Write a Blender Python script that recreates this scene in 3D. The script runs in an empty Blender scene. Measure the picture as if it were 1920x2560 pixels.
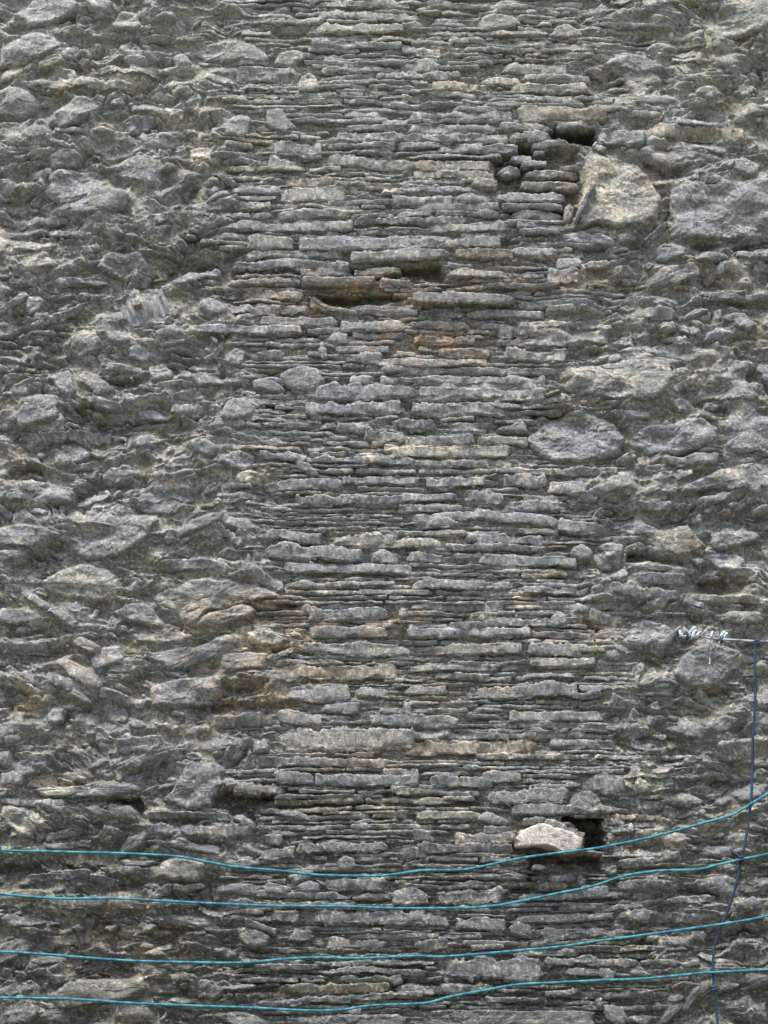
import bpy, math
import numpy as np
from math import radians

# ------------------------------------------------------------------ camera, sky, sun, exposure
scene = bpy.context.scene
D, CAMH, PITCH, NV = 6.0, 1.5, radians(10.0), 0.2627      # distance, height, tilt, tan(half vertical angle)
cam_d = bpy.data.cameras.new("camera"); cam = bpy.data.objects.new("camera", cam_d)
scene.collection.objects.link(cam); scene.camera = cam
cam.location = (0, -D, CAMH); cam.rotation_euler = (math.pi/2 + PITCH, 0, 0)
cam_d.sensor_fit = 'VERTICAL'; cam_d.angle_y = 2*math.atan(NV); cam_d.clip_end = 2000; cam_d.clip_start = .05

SUN_EL, SUN_AZ = radians(70), radians(-30)               # azimuth from the camera side, towards the left
world = bpy.data.worlds.new("World"); scene.world = world; world.use_nodes = True
nt = world.node_tree; bg = nt.nodes['Background']
sky = nt.nodes.new('ShaderNodeTexSky'); sky.sky_type = 'NISHITA'; sky.sun_disc = False
sky.sun_elevation = SUN_EL; sky.sun_rotation = math.pi + SUN_AZ*-1
sky.air_density = 1.0; sky.dust_density = 3.0; sky.ozone_density = 1.0
hs = nt.nodes.new('ShaderNodeHueSaturation'); hs.inputs['Saturation'].default_value = .85      # veiled, nearly overcast sky
nt.links.new(sky.outputs[0], hs.inputs['Color']); nt.links.new(hs.outputs[0], bg.inputs[0]); bg.inputs[1].default_value = 0.12
sl = bpy.data.lights.new("sun", 'SUN'); sl.energy = 2.3; sl.angle = radians(16); sl.color = (1, .965, .91)
so = bpy.data.objects.new("sun", sl); scene.collection.objects.link(so)
from mathutils import Vector
sdir = Vector((math.sin(SUN_AZ)*math.cos(SUN_EL), -math.cos(SUN_AZ)*math.cos(SUN_EL), math.sin(SUN_EL)))
so.rotation_euler = sdir.to_track_quat('Z', 'Y').to_euler()
scene.view_settings.view_transform = 'Standard'; scene.view_settings.look = 'None'
scene.view_settings.exposure = 1.65; scene.view_settings.gamma = 1.0
scene.view_settings.use_curve_mapping = False

# ------------------------------------------------------------------ helpers
rng = np.random.default_rng(7)
S = 0.00125                                               # metres per photograph pixel on the wall

def wallpt(px, py):
    """a point of the photograph's plane -> (x, z) on the wall face y = 0"""
    nx = (px-960)/1280*NV; ny = (1280-py)/1280*NV
    t = D/(math.cos(PITCH)-ny*math.sin(PITCH))
    return nx*t, CAMH+t*(math.sin(PITCH)+ny*math.cos(PITCH))
def world_pts(P):
    x, z = wallpt(P[:, 0], P[:, 1])
    return np.stack([x, -P[:, 2]*S*1.15, z], 1)

_p = rng.permutation(256).astype(np.int32); _t = rng.random(256).astype(np.float32)*2-1
def vn(x, y, z=0.0, seed=0):
    x = np.asarray(x, np.float32)+seed*17.31; y = np.asarray(y, np.float32)+seed*5.77; z = np.asarray(z, np.float32)+seed*3.1
    x, y, z = np.broadcast_arrays(x, y, z)
    xi = np.floor(x).astype(np.int32); yi = np.floor(y).astype(np.int32); zi = np.floor(z).astype(np.int32)
    fx = x-xi; fy = y-yi; fz = z-zi
    fx = fx*fx*(3-2*fx); fy = fy*fy*(3-2*fy); fz = fz*fz*(3-2*fz)
    def h(a, b, c): return _t[(_p[(_p[a & 255]+b) & 255]+c) & 255]
    a0 = _p[xi & 255]; a1 = _p[(xi+1) & 255]
    b00 = _p[(a0+yi) & 255]; b10 = _p[(a1+yi) & 255]; b01 = _p[(a0+yi+1) & 255]; b11 = _p[(a1+yi+1) & 255]
    def lv(k):
        z_ = zi+k
        v0 = _t[(b00+z_) & 255]*(1-fx)+_t[(b10+z_) & 255]*fx
        v1 = _t[(b01+z_) & 255]*(1-fx)+_t[(b11+z_) & 255]*fx
        return v0*(1-fy)+v1*fy
    return lv(0)*(1-fz)+lv(1)*fz
def sstep(a, b, x):
    t = np.clip((x-a)/(b-a), 0, 1); return t*t*(3-2*t)
def fbm(x, y, z=0.0, seed=0, octaves=3):
    v = 0; a = .6; f = 1.0
    for k in range(octaves):
        v = v + a*vn(x*f, y*f, z*f, seed+k); a *= .5; f *= 2.07
    return v

def worley(x, y, cx, cy, seed, jit=.85):
    u = x/cx; v = y/cy; vi = np.floor(v).astype(np.int32)
    f1 = np.full(u.shape, 9., np.float32); f2 = f1.copy()
    idv = np.zeros(u.shape, np.float32); ux = np.zeros(u.shape, np.float32); uy = ux.copy()
    for dj in (-1, 0, 1):
        row = vi+dj; off = .5*(row & 1)
        ui = np.floor(u-off).astype(np.int32)
        for di in (-1, 0, 1):
            col = ui+di
            h = _p[(_p[(_p[(col+seed*31) & 255]+row) & 255]+seed) & 255]
            rx = _t[h]*.5; ry = _t[(h+91) & 255]*.5; rr = _t[(h+37) & 255]
            px = col+off+.5+rx*jit; py = row+.5+ry*jit
            dx = (u-px); dy = (v-py); d = np.sqrt(dx*dx+dy*dy)
            near = d < f1
            f2 = np.where(near, f1, np.minimum(f2, d))
            f1 = np.where(near, d, f1); idv = np.where(near, rr, idv)
            ux = np.where(near, dx, ux); uy = np.where(near, dy, uy)
    return f1, f2, idv, ux, uy

def poly_inside(px, py, poly):
    """inside mask and distance to the outline"""
    ins = np.zeros(px.shape, bool); dist = np.full(px.shape, 1e9, np.float32); n = len(poly)
    for i in range(n):
        x0, y0 = poly[i]; x1, y1 = poly[(i+1) % n]
        if y0 != y1:
            c = ((y0 > py) != (y1 > py)) & (px < (x1-x0)*(py-y0)/(y1-y0)+x0); ins ^= c
        l2 = (x1-x0)**2+(y1-y0)**2+1e-6
        t = np.clip(((px-x0)*(x1-x0)+(py-y0)*(y1-y0))/l2, 0, 1)
        dist = np.minimum(dist, np.hypot(px-x0-t*(x1-x0), py-y0-t*(y1-y0)))
    return ins, dist

def new_mesh(name, V, F, mat, col=None, parent=None, smooth=True):
    me = bpy.data.meshes.new(name)
    F = np.asarray(F, np.int32); n = len(F); k = F.shape[1]
    me.vertices.add(len(V)); me.vertices.foreach_set("co", np.asarray(V, np.float32).ravel())
    me.loops.add(n*k); me.loops.foreach_set("vertex_index", F.ravel())
    me.polygons.add(n); me.polygons.foreach_set("loop_start", np.arange(0, n*k, k, dtype=np.int32))
    me.polygons.foreach_set("loop_total", np.full(n, k, np.int32))
    me.polygons.foreach_set("use_smooth", np.full(n, smooth, bool))
    me.update(calc_edges=True)
    if col is not None:
        at = me.color_attributes.new("Col", 'FLOAT_COLOR', 'POINT')
        c4 = np.ones((len(V), 4), np.float32); c4[:, :3] = col
        at.data.foreach_set("color", c4.ravel())
    me.materials.append(mat)
    o = bpy.data.objects.new(name, me); scene.collection.objects.link(o)
    if parent: o.parent = parent
    return o

# ------------------------------------------------------------------ materials
def stone_material():
    m = bpy.data.materials.new("weathered_stone"); m.use_nodes = True; n = m.node_tree; p = n.nodes['Principled BSDF']
    a = n.nodes.new('ShaderNodeAttribute'); a.attribute_name = "Col"
    tc = n.nodes.new('ShaderNodeTexCoord')
    no = n.nodes.new('ShaderNodeTexNoise'); no.inputs['Scale'].default_value = 120; no.inputs['Detail'].default_value = 5; no.inputs['Roughness'].default_value = .7
    rm = n.nodes.new('ShaderNodeMapRange'); rm.inputs[1].default_value = .3; rm.inputs[2].default_value = .7; rm.inputs[3].default_value = .5; rm.inputs[4].default_value = 1.5
    mx = n.nodes.new('ShaderNodeVectorMath'); mx.operation = 'SCALE'
    n.links.new(tc.outputs['Object'], no.inputs['Vector']); n.links.new(no.outputs['Fac'], rm.inputs[0])
    n.links.new(a.outputs['Color'], mx.inputs[0]); n.links.new(rm.outputs[0], mx.inputs['Scale'])
    n.links.new(mx.outputs[0], p.inputs['Base Color'])
    p.inputs['Roughness'].default_value = .85; p.inputs['Specular IOR Level'].default_value = .35
    n2 = n.nodes.new('ShaderNodeTexNoise'); n2.inputs['Scale'].default_value = 230; n2.inputs['Detail'].default_value = 4; n2.inputs['Roughness'].default_value = .65
    b = n.nodes.new('ShaderNodeBump'); b.inputs['Strength'].default_value = .9; b.inputs['Distance'].default_value = .006
    n.links.new(tc.outputs['Object'], n2.inputs['Vector']); n.links.new(n2.outputs['Fac'], b.inputs['Height']); n.links.new(b.outputs[0], p.inputs['Normal'])
    return m
STONE = stone_material()
def rope_material(name, c1, c2, scale):
    m = bpy.data.materials.new(name); m.use_nodes = True; n = m.node_tree; p = n.nodes['Principled BSDF']
    tc = n.nodes.new('ShaderNodeTexCoord'); no = n.nodes.new('ShaderNodeTexNoise'); no.inputs['Scale'].default_value = scale; no.inputs['Detail'].default_value = 2
    cr = n.nodes.new('ShaderNodeValToRGB'); cr.color_ramp.elements[0].position = .4; cr.color_ramp.elements[1].position = .62
    cr.color_ramp.elements[0].color = (*c1, 1); cr.color_ramp.elements[1].color = (*c2, 1)
    n.links.new(tc.outputs['Object'], no.inputs['Vector']); n.links.new(no.outputs['Fac'], cr.inputs[0]); n.links.new(cr.outputs[0], p.inputs['Base Color'])
    p.inputs['Roughness'].default_value = .8
    return m

# ------------------------------------------------------------------ stones, courses and holes as traced on the wall
TRACED = """
@ 0 0 .5787
h 22 190,60 340,62 330,112 200,108
h 26 1140,118 1350,122 1345,182 1200,186
h 18 1170,178 1262,180 1230,214 1170,205
h 26 815,782 890,790 845,850 775,890
h 20 780,1000 960,1010 950,1100 800,1106
h 20 110,385 600,395 590,425 120,420
h 16 0,505 130,505 125,545 0,550
h 22 370,640 480,700 470,740 360,690
h 14 1000,900 1200,905 1195,925 1010,922
b 26 b 0,240 60,180 150,152 250,162 300,205 180,262 80,300 0,312
b 26 g -60,385 90,388 160,440 170,500 90,522 -60,500
b 22 g 470,95 520,42 600,58 622,110 560,150 480,140
b 20 g 820,232 900,180 1050,188 1150,222 1165,285 1050,275 870,272
b 24 b 470,740 540,680 620,672 700,730 700,800 670,835 560,790
b 14 g 340,590 430,540 560,560 640,640 560,680 470,690 380,650
b 22 b 400,830 480,806 560,850 572,905 450,935 300,935 200,922 300,880
b 16 g 950,560 1040,490 1085,520 1060,600 990,610
b 18 p 810,635 900,630 980,680 950,720 860,690 810,680
b 20 g 1150,470 1200,460 1290,560 1240,590 1150,560
b 18 g 1280,330 1330,300 1390,350 1380,400 1290,410
b 16 g 480,430 540,420 550,460 480,470
b 20 g 740,250 820,240 850,290 760,300
b 14 g 680,560 800,560 820,600 760,650 640,640
b 18 g 1190,230 1300,220 1330,270 1240,300 1170,290
s 1360 135 1700 128 44 20 p
s 1340 200 1700 205 30 22 b
s 1370 70 1700 85 34 14 g
s 1360 20 1700 25 34 12 g
s 600 170 900 176 26 14 g
s 560 300 880 305 36 16 p
s 420 320 720 322 30 18 p
s 110 365 600 385 40 22 p
s 870 308 1290 320 36 16 g
s 1010 330 1300 345 44 14 g
s 570 470 800 500 50 20 p
s 860 275 1160 285 26 12 g
s 960 240 1140 260 30 14 g
s 1000 860 1200 862 20 18 b
s 1010 892 1180 895 36 20 p
s 1190 940 1520 935 44 22 g
s 1200 850 1500 845 80 12 p
s 1130 640 1400 650 60 10 g
s 1450 600 1700 595 40 14 g
s 1480 500 1700 500 34 14 g
s 1500 560 1700 556 26 12 g
s 1000 985 1530 985 48 18 b
s 1060 1058 1275 1058 60 26 p
s 1290 1058 1700 1062 62 24 b
s 630 1000 760 905 40 16 g
s 760 930 990 900 50 22 b
s 0 960 300 950 30 12 g
s 0 1005 400 1025 30 16 b
s 60 1070 260 1080 40 18 p
s 190 600 320 660 24 16 b
s 0 610 120 640 26 16 g
s 400 70 500 78 30 22 b
s 230 560 380 580 26 14 g
s 480 630 760 590 60 14 g
s 120 750 240 745 40 18 p
s 900 640 960 700 40 18 p
s 940 750 1030 810 30 20 p
s 1400 700 1660 720 60 12 g
s 1150 700 1300 725 50 14 g
s 1230 800 1500 790 40 10 r
@ 960 0 .5787
h 10 0,160 60,160 60,190 0,190
h 24 960,300 1090,320 1230,300 1150,350 1060,370 990,385
h 14 1090,450 1240,470 1500,440 1500,460 1260,495 1120,470
h 18 1100,660 1230,735 1400,690 1380,740 1230,775 1130,735
h 30 1195,915 1230,900 1235,990 1140,1060 1130,1020 1195,975
h 30 1330,1042 1760,1040 1760,1085 1330,1085
h 22 500,1030 585,1020 590,1060 500,1075
h 20 1480,160 1620,150 1600,240 1500,250
b 24 b 1236,830 1250,800 1400,795 1760,790 1760,1030 1560,1042 1255,1034 1240,1000 1232,930
b 24 b 940,280 1040,232 1120,240 1230,300 1160,330 1040,310
b 20 g 1040,310 1060,280 1180,320 1210,360 1110,385 1040,370
b 18 g 1330,400 1400,365 1500,410 1400,440
b 18 b 1000,420 1180,415 1280,440 1240,470 1100,460
b 16 g 1480,680 1560,665 1640,720 1600,780 1500,740
b 14 g 1100,650 1300,600 1480,640 1480,690 1320,720 1210,745 1110,690
b 14 g 400,90 440,55 560,70 600,120 480,140 400,140
b 16 b 740,110 800,90 870,140 860,170 700,170
b 18 b 1050,860 1090,850 1190,920 1150,980 1060,950
s 0 22 300 12 20 10 g
s 180 22 560 40 26 10 g
s 0 125 180 120 34 14 p
s 180 150 420 160 24 12 g
s 270 180 440 190 22 14 p
s 0 215 250 240 40 20 b
s 0 290 250 290 60 12 g
s 0 335 330 330 40 12 g
s 420 355 600 355 36 16 g
s 540 385 900 385 46 18 p
s 200 370 420 385 46 14 r
s 0 425 170 425 34 12 p
s 180 400 420 420 30 10 g
s 560 430 900 425 20 14 g
s 0 460 380 455 26 14 b
s 280 480 560 470 26 12 g
s 420 460 880 462 18 16 b
s 560 500 960 500 70 18 r
s 0 535 110 540 34 18 g
s 90 505 560 500 34 10 g
s 490 555 715 560 34 22 g
s 540 595 715 592 50 24 g
s 100 560 500 560 46 10 g
s 20 600 540 600 40 12 g
s 920 590 1130 610 60 24 b
s 1130 575 1560 590 60 18 r
s 1120 640 1500 640 50 16 g
s 210 640 440 640 50 10 g
s 430 610 540 608 22 16 p
s 420 655 585 650 36 20 b
s 30 720 470 725 60 12 r
s 0 760 480 770 40 12 p
s 370 795 495 805 40 22 p
s 0 830 380 825 30 14 b
s 300 870 470 865 60 22 g
s 0 870 300 880 50 10 g
s 150 905 500 900 40 14 b
s 0 960 200 965 40 10 g
s 180 990 560 985 46 16 g
s 300 1050 510 1055 50 22 g
s 0 1040 300 1040 44 12 g
s 520 965 780 968 14 16 b
s 1430 1060 1500 1060 60 24 b
s 1600 1080 1750 1075 46 22 g
s 900 620 960 660 30 18 b
s 1300 650 1480 640 30 14 p
s 1130 790 1250 800 40 16 p
s 1240 790 1360 770 30 16 b
s 1380 790 1500 800 30 16 b
s 860 300 960 330 24 14 g
s 1000 450 1100 470 30 16 g
s 1200 530 1500 550 30 12 b
s 960 20 1120 10 24 16 b
s 1120 60 1240 20 24 12 b
s 560 190 900 215 36 10 g
s 480 290 800 300 50 10 g
s 600 330 900 340 40 10 g
s 700 240 1000 250 30 10 g
@ 1200 300 .2893
h 95 600,75 985,70 1000,120 1080,200 880,205 700,160 605,150
h 50 120,300 250,175 455,175 460,290 430,330 250,330 180,400 120,480
h 36 110,290 460,175 880,230 905,560 860,880 200,890 165,620 110,600
s 445 240 765 215 62 34 b
s 450 300 560 300 44 30 b
s 250 350 450 345 54 32 b
s 350 400 580 392 44 36 b
s 150 455 358 458 84 34 b
s 372 475 860 485 62 26 g
s 660 445 860 438 34 32 b
s 345 582 855 578 72 32 p
s 132 688 740 682 92 38 b
s 180 756 720 768 46 36 b
s 250 825 720 832 84 20 g
b 28 g 720,760 760,720 800,740 815,800 770,900 720,890
s 176 915 318 915 60 30 b
s 250 885 720 892 30 26 p
s 320 925 840 935 50 22 g
b 24 g 905,300 1000,256 1130,290 1300,330 1450,470 1560,700 1530,850 1440,955 1200,965 1000,935 870,970 840,900 880,720 890,400
s 815 915 975 560 46 46 b
s 340 975 700 985 40 36 b
h 34 360,1015 650,1010 620,1085 380,1085
b 36 b 690,990 860,950 950,1020 1050,1000 1165,1060 1130,1115 950,1090 700,1085
b 32 b 1160,1000 1320,980 1390,1075 1200,1090
s 1425 1105 1630 905 46 36 b
s 270 1155 640 1185 66 28 p
s 0 1185 260 1185 70 20 r
b 24 b 990,120 1120,90 1250,80 1395,120 1400,190 1260,212 1040,165
b 20 b 1300,690 1400,680 1490,730 1480,820 1330,810 1280,760
@ 560 600 .5063
h 52 620,125 1080,110 1100,200 1230,210 1280,235 1160,240 960,205 640,190
h 54 400,250 920,262 920,300 760,330 640,350 500,345 430,300
h 16 240,480 480,440 480,500 240,540
h 12 160,490 400,490 400,530 200,540
h 20 1490,830 1659,830 1659,870 1500,890
h 16 180,790 350,790 350,860 220,870
s 110 22 350 28 62 26 p
s 365 28 790 25 50 24 b
s 800 20 1370 22 56 16 g
s 100 80 600 75 40 14 g
s 620 90 1120 80 50 26 g
s 1140 75 1440 80 46 26 r
s 1420 60 1640 75 40 24 b
s 100 130 620 135 40 18 b
s 370 165 620 160 40 20 g
s 640 160 880 160 44 14 o
s 1100 170 1400 180 40 26 p
s 1100 130 1230 140 30 20 b
s 1430 145 1600 145 16 14 b
s 1600 190 1760 190 60 24 b
s 380 213 755 222 40 42 b
s 770 225 940 232 40 28 p
s 10 215 370 215 30 18 g
s 1285 240 1659 240 24 40 b
s 925 303 1435 312 48 48 b
s 410 270 520 345 16 16 p
s 510 345 660 372 18 22 p
s 650 358 960 362 30 18 b
s 1195 372 1590 372 40 22 b
s 1585 360 1760 350 50 22 p
s 80 270 400 280 50 16 g
s 10 350 430 350 50 14 b
s 420 300 700 420 60 8 g
s 160 400 560 410 50 12 g
s 570 440 900 435 56 22 b
s 920 430 1215 432 34 24 b
s 1260 430 1430 435 30 22 b
s 930 500 1245 505 40 20 r
s 640 480 880 480 30 14 g
s 1360 450 1659 460 60 16 g
s 1370 510 1700 515 30 18 b
s 100 460 380 450 50 26 b
s 500 490 620 500 50 24 b
s 540 545 820 555 34 22 b
s 850 575 960 570 24 24 p
s 960 545 1040 550 26 20 p
s 1060 560 1330 560 50 14 r
s 590 590 790 595 50 18 g
s 720 615 1300 610 40 18 p
s 760 645 1660 655 34 12 g
s 620 690 750 700 40 16 g
s 770 700 1600 695 44 16 g
s 1380 570 1659 590 60 14 g
s 690 755 960 758 56 22 b
s 960 755 1560 760 56 12 g
s 480 740 700 740 50 20 b
s 1230 820 1480 825 24 18 p
s 390 845 640 840 56 26 b
s 640 830 920 850 60 18 g
s 920 830 1400 850 70 16 g
s 820 910 1060 920 60 18 b
s 1100 930 1300 930 60 12 g
b 26 b 1330,930 1400,925 1460,890 1500,910 1500,960 1450,965 1340,955
s 680 960 900 985 56 14 g
s 880 995 1250 1000 50 18 g
s 1260 1000 1500 1005 44 20 p
s 780 1030 1440 1040 40 16 p
s 540 925 700 940 40 24 b
b 26 b 0,830 60,780 120,785 170,860 100,890 20,920 -30,900
b 18 b 260,660 340,630 440,660 500,700 440,740 300,740
s 180 700 300 710 36 26 b
s 0 712 100 712 22 22 b
s 470 500 490 600 36 24 b
@ 0 640 .5787
h 26 850,585 940,590 935,650 860,645
h 22 440,230 740,210 740,290 640,320 560,310
h 26 30,240 160,230 150,290 60,300
h 24 1200,350 1380,310 1380,350 1180,385
h 22 340,540 620,520 640,580 400,600
h 24 520,700 900,700 900,730 560,735
h 28 0,900 200,890 200,970 60,1000 0,980
h 24 260,640 500,640 500,690 300,690
h 26 720,20 960,10 960,80 800,130 700,100
h 18 840,350 1000,330 1000,400 860,420
h 20 1000,720 1120,700 1130,740 990,790
b 22 b 400,30 470,-20 620,-20 650,40 600,100 480,90
b 20 b 860,200 900,180 1000,230 980,270 880,260
s 690 150 960 60 40 24 b
s 230 130 480 110 34 24 b
s 0 250 130 170 34 22 b
b 20 b 110,180 180,160 210,200 160,260 110,240
s 230 285 420 200 34 20 b
b 22 b 440,320 560,330 590,370 540,400 470,380
b 22 g 300,360 360,330 440,350 440,420 340,450 290,420
b 26 b 540,400 600,380 690,430 640,480 560,450
b 26 b 630,480 700,450 750,500 740,540 660,560
b 24 b 820,520 880,490 960,500 960,560 860,590
s 900 550 1060 560 26 28 b
b 26 b 960,660 1040,620 1110,670 1100,700 1020,730 950,720
b 24 b 1090,540 1160,520 1240,580 1200,600 1100,580
b 16 g 1200,510 1290,470 1390,500 1400,560 1290,600 1210,560
s 880 470 980 390 24 22 b
s 1080 445 1230 430 40 26 b
b 22 b 960,440 1030,390 1080,420 1050,490 970,480
s 670 350 830 330 50 22 b
s 700 390 810 380 14 18 b
s 830 330 1300 325 40 24 b
s 380 640 540 665 36 30 b
s 530 660 750 615 50 30 b
s 590 690 740 710 40 28 b
s 740 670 910 690 50 18 g
s 90 630 170 640 22 26 b
b 26 b 200,520 300,480 340,600 330,640 270,620 240,560
b 22 b 60,560 150,520 170,570 120,620 50,600
b 24 b -40,680 60,660 90,720 40,760 -40,750
s 120 800 480 770 50 16 g
b 18 b 240,820 340,790 400,850 370,900 260,900
b 22 b 580,800 640,770 720,800 680,840 590,840
b 24 b 940,880 1030,835 1120,870 1090,920 990,930
b 16 b 790,800 860,780 960,830 920,880 830,860
b 20 p 1000,950 1060,920 1120,940 1090,1000 1030,1000
s 1310 670 1659 660 56 26 b
s 1450 740 1600 760 40 24 b
s 1120 860 1330 880 40 20 b
s 1260 870 1380 960 40 20 b
s 1130 1000 1500 990 50 22 b
s 1280 1060 1659 1060 40 22 b
b 26 b 130,1080 220,1010 320,1030 320,1070 200,1090
s 320 1080 480 1030 34 20 b
s 30 1050 130 1060 34 24 b
s 450 490 620 500 40 20 g
s 990 45 1500 45 36 20 b
s 980 118 1300 115 26 18 p
s 600 580 700 600 20 16 b
b 16 g 430,940 560,900 620,960 540,1000 450,990
b 20 g 1140,800 1200,780 1260,810 1180,840
s 1280 590 1659 600 70 14 b
b 14 b 620,1000 720,950 820,970 860,1060 760,1120 640,1120 560,1080
@ 960 640 .5787
h 22 1040,310 1280,300 1260,350 1120,350 1050,335
h 18 860,400 950,400 940,450 880,450
h 28 1480,350 1700,340 1700,380 1500,385
h 30 860,635 1200,650 1200,670 900,670
h 16 750,540 850,520 870,590 780,600
h 22 620,660 900,650 760,690 640,720
h 24 880,990 1000,970 980,1010 900,1020
h 18 1180,95 1280,95 1270,130 1190,130
h 16 1380,650 1480,650 1480,690 1390,690
b 18 b 640,760 720,700 880,682 1000,730 1060,800 1020,860 900,900 780,900 660,880 620,820
b 18 b 1060,770 1150,722 1380,700 1450,750 1440,820 1300,850 1140,860 1040,830
b 22 g 750,500 900,470 1240,450 1240,560 1190,640 1000,630 860,610 780,560
b 22 b 1480,650 1560,640 1640,690 1760,700 1760,860 1500,860 1450,790
b 24 b 1380,330 1450,310 1510,345 1430,380 1360,370
b 22 b 1290,320 1340,295 1380,320 1360,350 1280,345
b 18 b 1590,480 1640,460 1750,480 1750,600 1660,570
b 18 g 1340,500 1450,440 1600,450 1560,560 1640,640 1480,640 1340,620
b 14 g 1000,410 1200,380 1450,400 1450,440 1200,480 1040,470
s 700 110 840 110 50 26 b
s 740 50 850 40 50 26 b
s 850 55 980 40 34 24 b
s 570 220 1010 225 34 24 b
s 800 240 1000 245 24 20 p
s 1020 240 1290 270 60 20 b
s 1340 10 1500 15 30 28 b
s 1510 10 1760 15 34 28 b
s 1390 60 1580 70 50 26 b
s 1600 55 1760 55 30 24 b
s 1400 180 1660 190 30 24 b
b 22 b 1480,250 1550,230 1600,300 1580,350 1500,320
s 490 330 560 340 60 24 b
s 560 300 1000 310 30 20 g
s 560 350 980 350 80 12 g
s 480 380 900 385 34 16 g
s 520 430 790 440 60 20 g
s 0 600 700 600 60 12 g
s 0 555 700 560 50 12 b
s 0 810 400 795 40 20 b
s 400 805 600 800 44 20 p
s 20 850 540 850 44 18 p
s 0 900 560 900 40 14 g
s 180 980 440 985 50 18 b
s 480 970 700 980 60 18 b
s 700 1000 880 1010 60 18 b
s 560 940 1010 935 34 20 p
s 1180 880 1440 885 50 24 b
b 22 b 1290,1000 1400,940 1460,920 1700,880 1760,900 1760,1010 1560,1020 1420,1000 1290,1025
s 860 1060 1000 990 44 20 b
s 330 1040 520 1060 70 22 b
s 0 1050 330 1040 34 20 b
s 520 1080 800 1085 50 22 b
s 60 1090 350 1095 40 18 b
s 1000 570 1010 640 40 14 g
s 1250 600 1330 540 24 20 b
s 1260 660 1330 640 60 18 b
b 16 g 1000,930 1080,920 1090,1000 1010,1030 960,1000
s 1060 1080 1240 1090 50 22 b
s 1120 930 1180 930 26 20 b
s 1280 320 1320 340 40 20 b
s 940 200 1280 210 40 20 b
s 980 60 1120 100 50 20 b
s 1110 60 1180 30 40 20 b
@ 0 1280 .5787
h 26 0,500 240,500 230,560 40,560
h 34 640,270 1180,265 1200,300 900,285 640,310
h 16 860,400 1280,380 1290,460 1050,490 860,460
h 30 1170,580 1260,570 1230,640 1170,650
h 28 900,820 1300,815 1290,860 900,870
h 34 210,930 320,840 330,900 280,960 220,950
h 32 400,960 700,945 700,985 420,985
h 26 340,990 440,1000 440,1040 350,1040
h 24 0,740 180,780 180,880 60,900 0,850
h 20 220,180 280,160 270,240 220,240
h 22 500,340 580,330 560,380 500,400
h 22 960,740 1180,720 1180,800 960,820
b 26 p 190,310 260,250 350,225 470,240 520,300 480,380 400,390 270,370 200,350
b 30 b -60,90 80,55 180,70 280,100 230,150 100,165 -60,150
b 22 b -60,180 100,165 150,190 60,220 -60,220
b 24 b 470,430 560,385 640,400 700,440 740,510 640,500 540,470
b 14 g 560,490 740,490 860,540 800,575 620,570 540,540
b 14 g 290,130 380,20 520,-20 700,-20 640,120 540,200 380,220 300,180
b 18 g 640,360 720,310 900,290 1120,305 1220,370 1060,400 900,430 840,490 740,460
b 30 b 640,640 700,600 860,600 940,540 1040,510 1050,570 950,640 820,690 700,690
b 26 p 1050,510 1140,500 1250,560 1200,600 1080,560
b 20 p 950,620 1080,600 1170,610 1160,680 1000,700 940,670
b 28 b 650,760 720,730 960,705 960,790 900,850 660,850
b 16 g 980,20 1080,30 1110,80 1060,100 950,60
b 24 b 440,580 520,575 540,660 420,700 390,640
s 690 235 980 230 44 26 b
s 930 60 1040 150 30 26 b
s 860 70 960 130 50 16 g
s 1060 240 1230 340 50 26 b
s 100 350 220 430 40 24 b
s 200 420 340 500 40 24 b
s 270 415 380 415 50 26 b
s 0 450 200 470 60 24 b
s 0 590 220 600 50 18 b
s 210 720 430 800 50 22 b
s 430 790 640 840 50 20 b
s 390 480 430 405 24 18 p
s 500 1000 710 985 30 26 b
s 470 1040 660 1020 30 24 b
s 0 950 200 940 60 20 b
b 28 b 200,880 240,840 290,850 270,920 220,930
s 1120 100 1400 120 50 22 b
s 1440 120 1659 125 60 20 p
s 1120 170 1580 190 60 24 b
s 1590 195 1700 200 60 24 g
s 1220 240 1659 250 50 18 b
s 1240 310 1560 315 34 14 p
s 1290 410 1400 430 50 24 b
s 1330 450 1659 440 50 26 b
s 1340 520 1640 520 50 22 g
s 1290 590 1659 600 60 16 g
s 1180 650 1280 600 26 22 b
s 1180 700 1659 690 70 10 r
s 1150 770 1240 760 110 20 b
s 1210 785 1510 790 70 26 b
s 1530 780 1659 785 50 24 b
s 1370 850 1560 850 50 24 b
s 1200 890 1400 900 60 20 b
s 880 910 1200 890 60 18 b
s 740 930 900 960 60 14 b
s 1190 990 1659 980 110 20 p
s 820 990 1160 1000 90 22 g
s 1060 1080 1659 1085 40 16 b
b 26 b 1080,1000 1160,960 1170,1040 1080,1060
s 1580 900 1700 905 60 24 b
s 740 870 860 880 20 20 b
@ 960 1280 .5787
h 44 1030,165 1130,160 1200,200 1320,200 1300,240 1150,235 1060,225
h 30 1280,430 1380,440 1420,480 1620,500 1560,520 1300,500
h 24 740,480 860,460 1030,520 960,570 780,560
h 32 1290,760 1520,740 1520,820 1400,820 1300,800
h 26 1100,610 1220,630 1200,680 1100,650
h 24 1180,960 1380,970 1340,1020 1200,1000
h 26 1300,290 1600,260 1600,370 1380,370
h 22 1210,110 1400,130 1400,160 1230,130
h 12 1100,860 1360,860 1350,890 1120,890
s 0 30 500 20 40 14 b
s 360 15 760 50 50 26 b
s 740 60 980 90 60 26 b
s 0 95 520 95 26 14 b
s 0 45 330 60 50 16 b
s 100 110 130 90 30 14 g
s 340 120 700 130 40 20 b
s 260 155 720 165 30 20 b
s 0 145 260 140 40 14 p
s 280 190 480 185 30 16 b
s 400 205 830 225 50 24 b
s 0 210 90 210 60 18 p
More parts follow.
